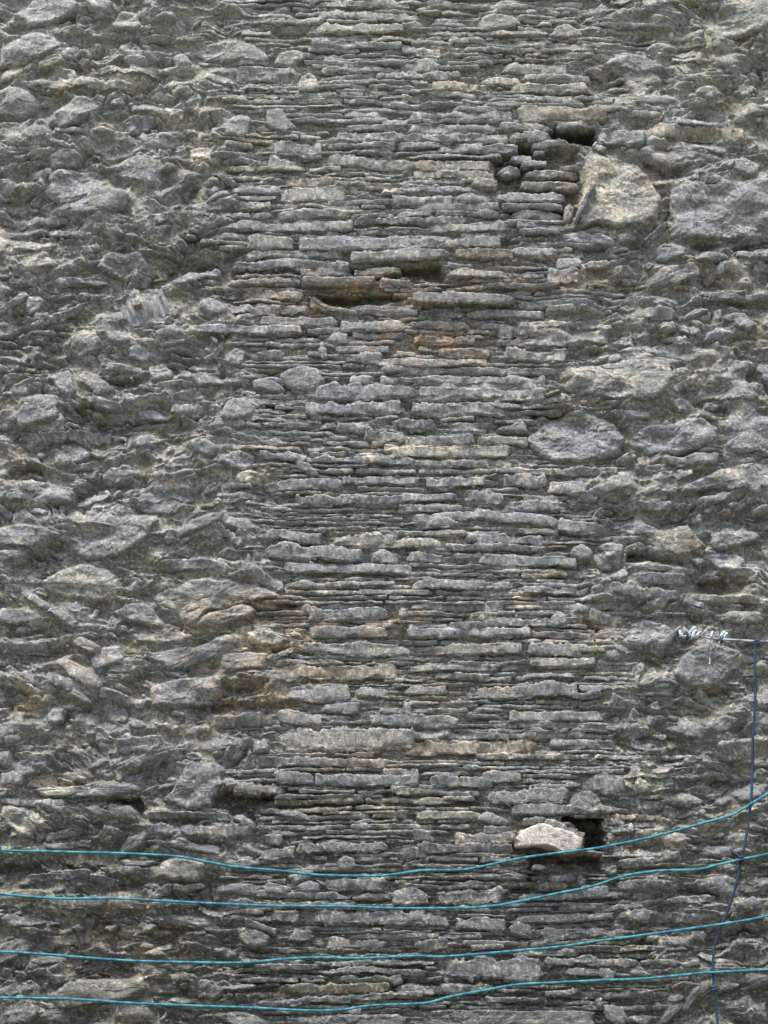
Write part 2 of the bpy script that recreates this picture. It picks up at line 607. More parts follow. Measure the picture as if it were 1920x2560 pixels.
s 90 195 270 210 40 18 b
b 26 b 810,150 860,135 900,170 900,210 830,220 800,190
b 26 p 920,150 980,125 1050,150 1010,190 930,180
s 980 60 1200 90 50 24 b
s 900 210 1020 240 50 20 b
s 1040 245 1340 260 30 26 p
s 1060 290 1300 300 50 28 b
b 24 b 960,290 1040,240 1060,280 1000,320
b 24 b 1310,210 1360,190 1400,220 1350,240
b 18 b 1360,180 1480,170 1570,200 1540,260 1440,250
b 22 b 1400,120 1440,80 1600,70 1640,120 1500,160 1420,170
b 24 b 1320,20 1380,-10 1380,40 1330,60
s 1330 110 1420 90 26 24 b
s 1210 90 1320 60 26 24 b
s 950 350 1280 360 70 24 b
s 0 320 560 320 44 18 b
s 560 340 850 345 30 24 b
s 840 380 1050 385 34 22 b
s 1280 380 1400 410 40 26 b
s 1280 370 1659 395 34 22 p
b 26 p 1410,440 1500,430 1640,440 1640,490 1540,500 1440,480
s 0 430 130 445 70 22 b
s 330 460 540 465 40 12 o
s 270 490 760 480 40 20 b
b 26 b 700,460 750,425 790,445 780,490 720,500
s 800 425 900 430 40 24 b
s 100 525 640 520 50 20 b
s 880 450 1040 480 50 20 b
b 18 b 1050,500 1120,450 1240,500 1260,560 1200,630 1080,610 1030,560
s 200 600 600 590 50 20 p
s 620 600 860 600 60 22 b
s 780 600 950 600 40 20 p
s 620 650 910 660 44 20 p
s 0 600 100 590 50 14 g
b 30 b 1290,620 1400,570 1560,600 1580,640 1500,700 1440,760 1300,760 1240,700
s 210 710 460 715 26 20 b
s 600 710 840 712 24 20 b
s 0 770 280 770 44 18 b
s 0 850 130 860 50 20 b
s 340 790 840 770 60 20 b
b 18 b 350,800 420,760 620,750 640,800 480,820
s 500 840 620 850 20 20 b
b 20 g 140,890 250,870 340,900 320,940 160,945
s 0 910 140 905 50 18 g
s 350 880 500 890 20 16 b
s 540 890 960 880 50 20 b
s 800 800 940 790 30 22 b
s 960 810 1100 850 50 22 b
s 1050 880 1200 920 60 24 b
b 26 b 1190,920 1330,910 1420,940 1380,1000 1330,990 1260,960
b 22 b 1380,930 1450,880 1530,900 1480,960 1400,970
s 0 960 560 970 40 10 b
s 700 1000 1000 1010 50 12 b
s 0 1020 660 1020 70 8 r
s 1060 990 1180 1040 50 20 b
s 1000 940 1180 960 60 18 b
@ 0 1920 .5787
h 44 290,140 600,118 640,170 610,230 570,170 440,150 300,158
h 34 580,200 640,180 640,260 600,250
h 40 960,60 1060,110 1230,110 1110,180 1100,240 960,190 700,180 900,195
h 34 0,390 180,390 200,470 60,500 0,480
h 34 240,400 480,410 420,480 260,500
h 26 340,240 400,230 400,290 350,290
h 26 500,480 640,490 640,540 500,540
h 16 640,210 860,225 860,255 640,245
h 14 1120,60 1659,120 1659,280 1120,280
h 16 400,640 520,660 540,780 400,740
h 18 600,660 800,680 800,780 640,780
h 14 1000,860 1400,900 1200,1000 1060,990
h 24 1060,770 1180,780 1150,830 1060,830
h 24 300,860 480,880 480,960 350,950
b 30 b 130,90 300,80 480,60 620,80 620,110 500,130 340,140 180,125
b 26 b 700,140 770,60 800,-20 960,-20 960,120 900,195 790,185
b 30 b 340,170 420,160 480,200 560,160 600,190 590,230 500,240 400,215
s 440 270 550 300 34 30 b
s 620 265 800 270 50 28 b
s 780 275 1110 280 60 26 b
b 28 b 1000,210 1050,185 1100,230 1115,290 1060,260
s 640 205 1000 215 30 20 b
b 30 b 700,320 780,300 840,335 970,340 960,390 850,370 720,350
b 36 p 665,470 700,410 760,390 890,410 895,480 820,495 740,490
s 640 570 780 510 44 30 b
s 750 525 900 505 26 30 p
b 26 b 960,400 1060,385 1120,400 1130,430 1000,440
s 1000 350 1130 350 50 24 b
s 1130 380 1280 365 50 28 b
s 1120 305 1220 310 44 26 b
s 1280 350 1659 345 44 26 b
b 26 b 1450,400 1490,365 1540,385 1540,440 1470,450
b 26 b 500,390 560,385 700,400 640,430 560,430
s 500 435 620 450 34 26 b
s 200 300 340 270 34 28 b
s 0 200 180 210 60 16 p
b 20 p 20,200 100,180 180,240 150,310 80,290 20,250
s 180 165 340 190 34 22 b
s 0 145 300 150 30 16 b
s 190 330 400 330 34 24 b
s 100 480 400 460 40 26 b
s 380 470 500 500 36 28 b
s 0 560 230 555 44 30 p
s 230 590 480 585 50 26 b
s 480 590 640 600 40 24 p
s 640 600 860 580 40 26 b
s 850 600 940 640 30 24 p
s 930 520 1120 535 50 26 b
s 1140 510 1260 530 50 28 b
b 24 b 1240,470 1300,435 1370,440 1350,480 1280,500
b 24 b 1270,510 1340,480 1400,500 1380,540 1300,540
s 1400 500 1659 510 60 20 b
s 940 590 1200 600 44 24 b
s 1120 590 1659 600 34 24 b
s 1160 640 1300 650 60 20 p
s 1300 650 1659 640 80 16 b
b 26 b 1000,680 1080,680 1170,720 1160,770 1080,790 1040,740
s 1050 665 1200 710 26 28 b
s 1220 720 1370 730 60 24 b
s 1370 750 1659 770 60 14 b
b 24 b 0,650 60,630 130,660 160,700 60,700
s 100 710 240 720 24 24 b
b 28 p 300,690 340,670 380,690 340,710
b 22 b 250,720 300,690 320,710 280,730
b 22 b 320,790 440,750 520,800 480,820 360,815
b 24 b 130,830 300,800 280,850 180,860
b 18 b 600,660 700,680 640,720 560,740
b 22 b 610,800 650,770 710,790 700,820
b 26 b 910,780 960,760 1030,810 980,830
b 26 p 740,910 760,895 778,915 760,930
b 22 b 800,900 900,900 980,950 960,1000 840,1000
s 200 890 310 920 34 24 b
s 1100 860 1400 860 26 22 b
s 1400 880 1659 870 26 22 b
s 1200 960 1659 950 50 18 o
s 1440 920 1659 915 44 22 b
s 1120 1020 1659 975 34 26 b
b 22 b 900,1060 1040,1040 1130,1060 1170,1106 1060,1130 960,1090
b 16 b 1180,1070 1500,1060 1760,1060 1760,1200 1180,1200
b 22 b -40,960 60,930 100,970 50,1000 -40,990
b 20 b 180,1010 320,1020 280,1050 200,1040
s 0 50 120 60 50 20 b
b 18 g 240,20 330,10 380,50 300,70
s 1010 90 1230 100 50 26 p
s 1180 40 1360 50 60 24 b
s 1350 50 1659 60 60 22 b
b 24 b 1160,190 1260,175 1340,200 1350,230 1240,215
@ 960 1920 .5787
h 14 0,60 440,110 440,180 0,180
h 16 180,440 560,450 540,500 200,500
h 16 540,500 700,510 650,560 540,550
h 24 0,820 230,840 220,880 60,880
h 20 1400,30 1560,60 1540,130 1400,120
h 12 0,900 500,940 400,990 0,980
h 20 1240,500 1480,520 1460,580 1260,560
h 20 1460,680 1640,680 1640,760 1460,760
h 24 100,1010 400,1020 360,1060 120,1060
h 18 1040,800 1200,800 1200,860 1080,850
s 440 130 800 120 70 30 b
s 540 185 860 180 56 28 g
b 12 g 800,100 900,90 960,160 960,200 860,205 800,160
s 140 200 420 210 44 22 p
b 26 b 380,220 440,185 520,210 555,240 500,250 400,240
s 960 215 1200 215 30 18 r
b 20 p 900,150 960,160 1080,180 1060,200 940,200
s 970 270 1080 260 40 22 b
s 980 240 1060 230 30 20 b
s 0 100 130 110 44 22 b
s 240 130 400 140 24 20 b
s 0 20 150 20 40 18 b
s 200 60 480 60 50 18 b
s 420 40 620 30 60 22 b
s 640 80 860 70 24 16 b
s 820 60 1040 80 80 14 b
b 22 p 1080,80 1090,20 1110,50 1160,80 1140,130 1090,110
b 20 b 1240,110 1320,100 1400,150 1320,180 1240,170
b 20 b 1480,110 1580,60 1659,70 1640,130 1540,160
s 420 270 560 265 36 22 b
s 300 310 580 300 60 18 g
s 0 290 240 300 60 16 g
s 130 350 560 350 50 18 b
s 0 370 200 375 60 20 b
s 0 430 200 400 40 16 g
s 980 370 1060 380 50 26 b
s 1000 420 1180 400 40 24 b
s 960 440 1010 440 30 26 b
s 1080 300 1240 290 60 18 p
b 22 p 1180,310 1280,280 1340,310 1280,340 1190,340
s 1000 510 1220 515 50 28 b
b 20 b 30,560 60,510 130,495 190,540 200,590 100,600 20,590
s 200 565 520 555 60 22 b
b 22 b 430,530 500,500 530,540 480,560
s 820 545 970 530 50 26 b
s 0 650 280 660 60 18 b
b 28 p 150,650 205,640 195,680 175,690
s 300 670 530 680 60 24 b
s 560 660 1000 640 36 24 b
b 24 b 530,690 580,650 640,680 640,740 560,730
s 680 740 860 720 34 28 b
s 630 710 1060 715 40 20 b
s 980 640 1400 650 50 20 b
s 1280 660 1440 640 40 26 b
s 1500 600 1700 590 60 32 b
s 1290 625 1450 635 20 24 b
s 370 775 520 770 24 26 b
s 0 770 300 760 50 18 b
s 0 880 180 890 30 26 b
s 240 860 700 880 110 22 b
s 690 840 930 830 44 26 b
s 540 800 850 800 34 18 b
s 770 880 940 890 34 28 b
s 920 890 1000 900 50 24 b
b 26 b 1050,890 1060,865 1180,890 1110,910
b 26 b 1200,820 1250,830 1290,850 1240,870
s 1250 855 1370 850 26 26 b
s 1360 800 1430 850 24 26 b
s 0 960 500 950 50 14 b
s 440 1000 700 1000 26 26 b
s 690 980 860 960 30 22 b
b 20 b -80,1050 300,1035 560,1045 900,1040 900,1200 -80,1200
b 30 b 900,1000 940,985 960,1030 920,1040
b 28 b 950,1030 1000,1010 1060,1070 1040,1120 960,1090
b 34 b 1180,1106 1230,1030 1290,1030 1340,940 1430,900 1440,950 1350,1010 1300,1070 1240,1060 1200,1120
b 24 b 1430,930 1500,915 1540,930 1490,960 1430,970
b 26 b 1560,920 1590,890 1659,900 1659,950 1580,960
b 24 b 1590,1020 1659,990 1659,1106 1610,1080
b 20 b 480,1060 560,1050 640,1080 600,1120 480,1120
s 1580 780 1640 830 30 24 b
s 1180 740 1340 760 44 26 b
s 1240 700 1400 740 40 22 b
s 1090 590 1440 560 40 18 b
@ 1220 1980 .2411
h 110 760,250 1215,260 1210,560 1200,640 1000,560 1000,440 860,340 760,290
h 58 420,600 600,600 760,660 1000,640 1200,650 1230,860 1100,870 900,820 600,780 430,900 380,860 390,720
h 40 380,860 480,850 470,960 390,950
h 20 170,950 480,960 440,1080 220,1080
s 330 330 600 290 70 40 g
s 560 300 1000 470 80 44 g
b 66 w 265,500 325,400 450,352 560,328 700,370 860,425 960,490 960,590 880,650 780,650 690,600 560,560 400,570 280,580
s 430 790 590 790 60 60 g
s 600 900 900 900 70 40 b
s 500 980 840 985 100 24 g
b 36 g 900,880 960,850 1020,910 1000,970 920,980
b 30 b 1190,820 1240,780 1300,820 1360,850 1260,870
s 1230 480 1330 460 80 26 b
"""
PROT = .86
slabs, blocks, holes = [], [], []
ox = oy = 0; sc = 1; cut = 0
for ln in TRACED.strip().split('\n'):
    w = ln.split()
    if w[0] == '@':
        ox, oy, sc = map(float, w[1:]); cut = 14 if (ox, oy) == (1200., 300.) else 0
    elif w[0] == 's':
        x0, y0, x1, y1, th, pr = map(float, w[1:7])
        if ox == 0 and 1640 <= x1 <= 1720: x1 += rng.uniform(-60, 190)
        if ox == 960 and sc < .58 and x0 <= 0: x0 += rng.uniform(-60, 150)
        slabs.append((ox+x0*sc, oy+y0*sc, ox+x1*sc, oy+y1*sc, th*sc, max(pr-(cut if abs(y1-y0) < 60 else 0)*.7, 6)*PROT, w[7] if len(w) > 7 else 'g'))
    else:
        q = [[float(v) for v in t.split(',')] for t in w if ',' in t]
        poly = [(ox+a*sc, oy+b*sc) for a, b in q]
        if w[0] == 'h': holes.append((poly, float(w[1])))
        else: blocks.append((poly, max(float(w[1])-(cut*.5 if len(poly) < 11 else -6), 6)*PROT, w[2]))
n_tr_s, n_tr_b = len(slabs), len(blocks)

# ---- fill the rest of the wall: courses of thin slate in the middle, rough rubble at both sides
G = 4; GX0, GY0, GX1, GY1 = -420, -420, 2340, 2980
occ = np.zeros(((GY1-GY0)//G, (GX1-GX0)//G), np.uint8)
gyy, gxx = np.mgrid[0:occ.shape[0], 0:occ.shape[1]]; gxx = gxx*G+GX0+2.; gyy = gyy*G+GY0+2.
def quad(x0, y0, x1, y1, th):
    L = math.hypot(x1-x0, y1-y0)+1e-6; nx, ny = -(y1-y0)/L*th/2, (x1-x0)/L*th/2
    return [(x0+nx, y0+ny), (x1+nx, y1+ny), (x1-nx, y1-ny), (x0-nx, y0-ny)]
def window(poly, pad=0):
    xs = [p[0] for p in poly]; ys = [p[1] for p in poly]
    i0 = max(0, int((min(ys)-pad-GY0)//G)); i1 = min(occ.shape[0], int((max(ys)+pad-GY0)//G)+1)
    j0 = max(0, int((min(xs)-pad-GX0)//G)); j1 = min(occ.shape[1], int((max(xs)+pad-GX0)//G)+1)
    return slice(i0, max(i0, i1)), slice(j0, max(j0, j1))
def cover(poly):
    w = window(poly); m, _ = poly_inside(gxx[w], gyy[w], poly); n = m.sum()
    return w, m, (float((occ[w][m] > 0).mean()) if n else 1.)
def paint(poly, v=1):
    w, m, _ = cover(poly); occ[w][m] = v
for s in slabs: paint(quad(*s[:5]))
for b in blocks: paint(b[0])
for h in holes:
    if h[1] > 24: paint(h[0], 2)
def cL(y): return np.interp(y, [0, 300, 600, 1000, 1300, 1700, 2000, 2560], [620, 600, 575, 640, 650, 740, 620, 640])
def cR(y): return np.interp(y, [0, 300, 600, 1000, 1300, 1700, 2000, 2560], [1480, 1500, 1400, 1370, 1450, 1480, 1560, 1600])
def tint():
    return rng.choice(['g', 'b', 'b', 'g', 'p', 'o'], p=[.33, .25, .15, .17, .04, .06])
y = -300.
while y < 2900:
    th = rng.choice([rng.uniform(8, 13), rng.uniform(12, 21)], p=[.7, .3]); x = cL(y)+rng.uniform(-120, 0); base = rng.uniform(4, 12)
    while x < cR(y)+rng.uniform(-20, 90):
        L = rng.uniform(60, 330); yy = y+9*float(vn(x/260., y/300., 0, 3))
        y2 = y+9*float(vn((x+L)/260., y/300., 0, 3))
        q = quad(x, yy, x+L, y2, th*.9)
        w, m, c = cover(q)
        if c < .3:
            slabs.append((x, yy, x+L, y2, th*rng.uniform(.75, 1.1), base+rng.uniform(-3, 4), tint())); occ[w][m] = 1
        elif c < .75 and L > 90:
            L2 = L*.45; q = quad(x, yy, x+L2, yy, th*.9); w, m, c = cover(q)
            if c < .35: slabs.append((x, yy, x+L2, yy, th*.9, base+rng.uniform(-3, 3), tint())); occ[w][m] = 1
            L = L2
        x += L+rng.uniform(-5, 2)
    y += th*.93+rng.uniform(-1, 2.5)
def rough_poly(cx, cy, a, b, ang, n):
    t = np.sort((np.arange(n)+rng.uniform(-.35, .35, n))/n*2*math.pi); r = rng.uniform(.72, 1.12, n)
    xx = a*np.sign(np.cos(t))*abs(np.cos(t))**.8*r; yy = b*np.sign(np.sin(t))*abs(np.sin(t))**.8*r
    c, s = math.cos(ang), math.sin(ang)
    return [(cx+u*c-v*s, cy+u*s+v*c) for u, v in zip(xx, yy)]
for size, tries, lim in ((80, 260, .10), (54, 480, .16), (32, 800, .22), (19, 1100, .30), (12, 900, .38)):
    for k in range(tries):
        cx, cy = rng.uniform(-330, 2250), rng.uniform(-330, 2890)
        if cL(cy) < cx < cR(cy) and size > 12: continue
        left = cx < 900
        a = size*rng.uniform(.7, 1.7); b = a*rng.uniform(.28, .62)
        if abs(cx-960) < 520: b *= .6
        slope = float(vn(cx/240., cy/240., 0, 9))*.75 + rng.normal(0, .13)
        if not left: slope *= .55
        if rng.random() < (.22 if left else .45) and a > 14:
            c, s = math.cos(slope)*a, math.sin(slope)*a
            q = quad(cx-c, cy-s, cx+c, cy+s, b*1.4)
            w, m, cv = cover(q)
            if cv < lim:
                slabs.append((cx-c, cy-s, cx+c, cy+s, b*1.5, rng.uniform(6, 21), tint())); occ[w][m] = 1
        else:
            q = rough_poly(cx, cy, a, b, slope, int(rng.integers(6, 10))); w, m, cv = cover(q)
            if cv < lim:
                blocks.append((q, rng.uniform(5, 22)*(.6+.6*min(a/36, 1.4)), tint())); occ[w][m] = 1
print("slabs", len(slabs), "blocks", len(blocks), "traced", n_tr_s, n_tr_b, flush=True)

def blobs(lst, X, Y):
    v = 0
    for x, y, a, b, s in lst: v = np.maximum(v, s*np.exp(-((X-x)/a)**2-((Y-y)/b)**2))
    return v
def common(X, Y):
    """unevenness shared by the stones and the bed they sit in"""
    dx = 5*vn(X/45, Y/30, 0, 201)+2.2*vn(X/15, Y/11, 0, 202)
    dy = 5*vn(X/70, Y/45, 0, 203)+2.6*vn(X/19, Y/13, 0, 204)+1.2*vn(X/8, Y/7, 0, 205)
    side = 1-sstep(0, 160, X-cL(Y)+80)*sstep(0, 160, cR(Y)+80-X)
    dz = (6+17*side)*vn(X/125, Y/80, 0, 206)+(5+12*side)*vn(X/52, Y/30, 0, 207)+2.5*vn(X/18, Y/12, 0, 208)
    calm = 1-.75*blobs([(1400, 470, 170, 150, 1), (1420, 2120, 130, 90, .8), (1080, 760, 160, 60, .6)], X, Y)
    return dx*calm, dy*calm*(.55+.45*side), dz*calm
def lean(P):
    z = P[:, 2]; k = 20+26*(1-sstep(0, 160, P[:, 0]-cL(P[:, 1])+80)*sstep(0, 160, cR(P[:, 1])+80-P[:, 0]))
    P[:, 2] = np.where(z > 0, k*(1-np.exp(-np.maximum(z, 0)/k)), z)   # faces worn back to about one plane
    P[:, 1] -= .22*(P[:, 2]-6)*sstep(-40, 0, P[:, 2]); return P      # every ledge is weathered to a sharp upper lip
# ---- base colour of the wall surface: stone tints, lichen and iron stains, each where it grows or runs
TINT = {'g': (.196, .194, .183), 'b': (.180, .185, .193), 'p': (.232, .224, .197), 'o': (.15, .135, .09),
        'r': (.205, .172, .135), 'w': (.40, .365, .325), 'm': (.142, .130, .093)}
RUST = [(650, 1590, 170, 85, 1.25), (600, 1740, 180, 60, 1.2), (1000, 1560, 130, 40, .6), (950, 1900, 260, 30, .4), (900, 740, 300, 55, .9), (1080, 850, 170, 45, 1), (850, 690, 150, 25, .7), (640, 1600, 90, 50, .6), (590, 1745, 130, 35, .9),
        (60, 1765, 70, 45, .7), (1455, 1575, 110, 45, .6), (1050, 1545, 45, 25, .9), (1130, 1710, 160, 22, .35), (1400, 1020, 80, 25, .6),
        (720, 1060, 50, 40, .4), (1330, 2110, 120, 60, .4), (40, 1130, 60, 40, .4), (1650, 470, 50, 70, .5), (1440, 480, 60, 60, .5),
        (1350, 700, 180, 45, .6), (1760, 670, 120, 50, .4), (200, 1640, 60, 40, .5), (330, 2340, 160, 90, .35), (1480, 130, 260, 120, .25)]
PALE = [(430, 285, 60, 25, .9), (260, 205, 190, 22, .7), (500, 375, 60, 45, .9), (770, 210, 40, 25, .8), (1100, 130, 60, 20, .7),
        (960, 1125, 180, 30, .8), (600, 1190, 90, 40, .6), (650, 1590, 80, 40, .9), (200, 1460, 70, 45, .6), (1300, 1195, 140, 35, .45),
        (1520, 520, 90, 90, .55), (1480, 470, 60, 90, .3), (1600, 960, 130, 60, .35), (1600, 1950, 25, 50, .8), (1540, 2060, 110, 60, .6),
        (1300, 1510, 40, 40, .7), (130, 1960, 110, 20, .8), (80, 2060, 80, 50, .5), (80, 2260, 80, 15, .6), (1830, 1180, 90, 20, .5),
        (950, 470, 130, 25, .5), (870, 540, 60, 20, .5), (760, 500, 50, 30, .5), (300, 1350, 60, 70, .35), (1100, 1350, 80, 20, .5),
        (1240, 215, 110, 18, .6), (1650, 1960, 20, 60, .5), (830, 1830, 90, 45, .4), (1300, 1890, 200, 30, .35), (40, 190, 40, 30, .8)]
OLIVE = [(900, 2010, 300, 110, .8), (850, 1590, 420, 150, .4), (1150, 1750, 260, 60, .5), (330, 2380, 400, 160, .5), (1480, 500, 100, 140, .4),
         (1790, 150, 160, 130, .5), (300, 780, 120, 60, .5), (600, 1540, 160, 60, .5), (200, 1700, 200, 90, .4), (1100, 2200, 180, 60, .5), (1700, 2480, 200, 90, .3)]
def mixc(c, to, f): return c*(1-f)[:, None]+np.asarray(to, np.float32)*f[:, None]
def colour(P, c):
    X, Y, Z = P[:, 0], P[:, 1], P[:, 2]
    big = fbm(X/150, Y/110, Z/90, 21, 2); med = fbm(X/38, Y/22, Z/22, 25, 3); fine = fbm(X/7, Y/6, Z/6, 31, 2)
    c = c*(1+.16*big+.30*med+.40*fine)[:, None]
    c = mixc(c, (.165, .170, .160), np.clip(.5*sstep(.0, .5, fbm(X/80, Y/50, 0, 41, 2)), 0, 1))
    en = sstep(.16, .30, fbm(X/26, Y/14, Z/20, 45, 3)); c = mixc(c, (.29, .30, .275), en*.42)       # pale crusts
    da = sstep(.10, .30, fbm(X/34, Y/17, Z/20, 48, 3)); c = mixc(c, (.105, .108, .09), da*.5)     # damp dark patches
    up = sstep(700, -100, Y)                                            # base colour turns greener and paler towards the upper courses
    c = c*(1+.18*up)[:, None]; c = mixc(c, (.24, .25, .205), up*.35)
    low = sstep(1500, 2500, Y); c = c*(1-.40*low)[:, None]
    ol = np.clip(blobs(OLIVE, X, Y)+.25*big, 0, 1)*sstep(-.25, .4, med+.3*fine)
    c = mixc(c, (.16, .14, .08), ol*.55)
    ru = blobs(RUST, X, Y)*sstep(-.25, .3, med+.3*fine)
    c = mixc(c, (.29, .19, .115), np.clip(ru, 0, 1)*.66)
    pa = np.clip(blobs(PALE, X, Y)*1.3, 0, 1)
    li = sstep(.30, .52, fine*.55+med*.75+.42*pa); c = mixc(c, (.46, .40, .31), li*(.42+.4*pa))
    sp = sstep(.28, .5, fbm(X/5, Y/4.5, Z/5, 51, 2)+.2*pa); c = mixc(c, (.50, .47, .38), sp*.45)
    dk = sstep(.32, .55, fbm(X/6, Y/5, Z/6, 57, 2)); c = mixc(c, (.055, .06, .045), dk*.55)
    return np.clip(c, .015, .85)

# ---- the wall
wall = bpy.data.objects.new("stone_wall", None); scene.collection.objects.link(wall)
wall["label"] = "old grey dry stone wall of thin slate courses and rough rubble filling the whole view"
wall["category"] = "wall"

# the bed of mortar and small chips that the stones sit in
def axis(lo, hi, step, far_lo, far_hi):
    a = np.arange(lo, hi, step); l = []; v = lo; s = step
    while v > far_lo: s = min(s*1.12, 60); v -= s; l.append(v)
    r = []; v = a[-1]; s = step
    while v < far_hi: s = min(s*1.12, 60); v += s; r.append(v)
    return np.array(l[::-1]+list(a)+r, np.float32)
xs = axis(-60, 1980, 2.3, -3200, 5100); ys = axis(-60, 2620, 2.3, -1500, 3470)
X, Y = np.meshgrid(xs, ys); shp = X.shape; X = X.ravel(); Y = Y.ravel()
cen = sstep(0, 120, X-cL(Y)+60)*sstep(0, 120, cR(Y)+60-X)
wx = X+(10+16*(1-cen))*vn(X/60, Y/40, 0, 61); wy = Y+(6+12*(1-cen))*vn(X/90, Y/50, 0, 62)+(2.5+5*(1-cen))*vn(X/22, Y/18, 0, 63)
ry = wy+(1-cen)*70*vn(X/260, Y/260, 0, 64)
def cells(cx, cy, seed):
    f1, f2, idv, ux, uy = worley(wx, ry, cx, cy, seed)
    e = sstep(.0, .22, f2-f1)
    return e*(.65+.35*idv)*(1.1-1.0*np.clip(uy+.4, 0, 1))
A = cells(130, 12.5, 1)*cen*12+cells(58, 27, 2)*(1-cen)*19
B = cells(60, 6, 3)*cen*6+cells(22, 11, 4)*(1-cen)*6
H = -9+7*fbm(X/75, Y/34, 0, 71, 2)+A+B
H += (1-cen)*(13*(.5-1.5*abs(vn(wx/75, ry/36, 0, 72)))+8*(.5-1.5*abs(vn(wx/34, ry/16, 0, 73))))
H += 4*(.5-1.6*abs(vn(wx/24, ry/9, 0, 76)))+2.6*(.5-1.6*abs(vn(wx/10, ry/5, 0, 77)))
H += 1.6*fbm(X/5, Y/3.5, 0, 79, 2)+common(X, Y)[2]
# mortar pressed round every stone: the bed rises towards it and fills the narrow joints
E = np.zeros(occ.shape, np.float32)
for st in slabs+blocks:
    pl, pr = (quad(*st[:5]), st[5]) if len(st) == 7 else (st[0], st[1])
    w = window(pl); m, _ = poly_inside(gxx[w], gyy[w], pl); E[w][m] = np.maximum(E[w][m], pr)
def blur(a, r):
    for ax in (0, 1):
        k = np.pad(a, [(r+1, r) if q == ax else (0, 0) for q in (0, 1)], mode='edge'); c_ = np.cumsum(k, ax, dtype=np.float64); n_ = a.shape[ax]
        a = (np.take(c_, np.arange(2*r+1, 2*r+1+n_), ax)-np.take(c_, np.arange(0, n_), ax))/(2*r+1)
    return a.astype(np.float32)
def sample(a):
    u = np.clip((X-GX0)/G-.5, 0, a.shape[1]-1.01); v = np.clip((Y-GY0)/G-.5, 0, a.shape[0]-1.01)
    i = u.astype(int); j = v.astype(int); fu = u-i; fv = v-j
    return a[j, i]*(1-fu)*(1-fv)+a[j, i+1]*fu*(1-fv)+a[j+1, i]*(1-fu)*fv+a[j+1, i+1]*fu*fv
skirt = sample(blur(blur(E, 2), 2))*(1-cen)+sample(blur(E, 1))*cen
patchy = sstep(-.35, .25, fbm(X/95, Y/60, 0, 301, 2))
M = common(X, Y)[2]+2.2*fbm(X/16, Y/10, 0, 303, 3)+1.0*vn(X/4.5, Y/4, 0, 305)
fill = skirt*(.98*(1-cen)+.55*cen)*(.5+.5*patchy)-(5.5+6*cen)+M+(1-cen)*5*patchy*fbm(X/70, Y/40, 0, 307, 2)
k_ = 3.5; hh = np.clip(.5+.5*(H-fill)/k_, 0, 1); mort = 1-hh
H = H*hh+fill*(1-hh)+k_*hh*(1-hh)
for poly, dep in holes:
    xa = min(p[0] for p in poly)-4; xb = max(p[0] for p in poly)+4; ya = min(p[1] for p in poly)-4; yb = max(p[1] for p in poly)+4
    idx = np.nonzero((X > xa) & (X < xb) & (Y > ya) & (Y < yb))[0]
    if not len(idx): continue
    jx = X[idx]+9*vn(X[idx]/16, Y[idx]/12, 0, 81); jy = Y[idx]+6*vn(X[idx]/22, Y[idx]/14, 0, 82)
    ins, d = poly_inside(jx, jy, poly)
    if dep < 40: dep *= .75
    soft = 5 if dep > 60 else (4+dep*.3 if dep > 30 else 5+dep*.9)
    f = np.where(ins, sstep(0, soft, d), 0)
    if dep < 60: f = f*(1-.55*np.clip((Y[idx]-ya-4)/(yb-ya-8), 0, 1))          # hollows run out downwards
    mort[idx] = np.maximum(mort[idx], f)
    H[idx] -= f*(dep*1.15+4)
P = lean(np.stack([X, Y, H], 1).astype(np.float32))
f = (1-.85*mort)*sstep(-12, 8, H-M)
c = np.array(TINT['m'], np.float32)*(1-f)[:, None]+np.array(TINT['g'], np.float32)*f[:, None]
ny_, nx_ = shp
I = np.arange(nx_*ny_, dtype=np.int32).reshape(shp)
F = np.stack([I[:-1, :-1], I[1:, :-1], I[1:, 1:], I[:-1, 1:]], -1).reshape(-1, 4)
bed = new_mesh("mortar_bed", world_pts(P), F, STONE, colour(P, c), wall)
del wx, wy, A, B, cen, ry
# solid core behind the face so the wall has its real thickness
x0, zt = wallpt(-3200., -1500.); x1, _ = wallpt(5100., -1500.); zt -= .02; xe = min(-x0, x1)-.4
cv = np.array([(sx*xe, yy, zz) for yy in (.25, .85) for zz in (-.1, zt) for sx in (-1, 1)], np.float32)
cf = [(0, 1, 3, 2), (5, 4, 6, 7), (4, 0, 2, 6), (1, 5, 7, 3), (2, 3, 7, 6), (4, 5, 1, 0)]
new_mesh("wall_core", cv, cf, STONE, np.tile(np.array(TINT['m'], np.float32), (8, 1)), wall, False)

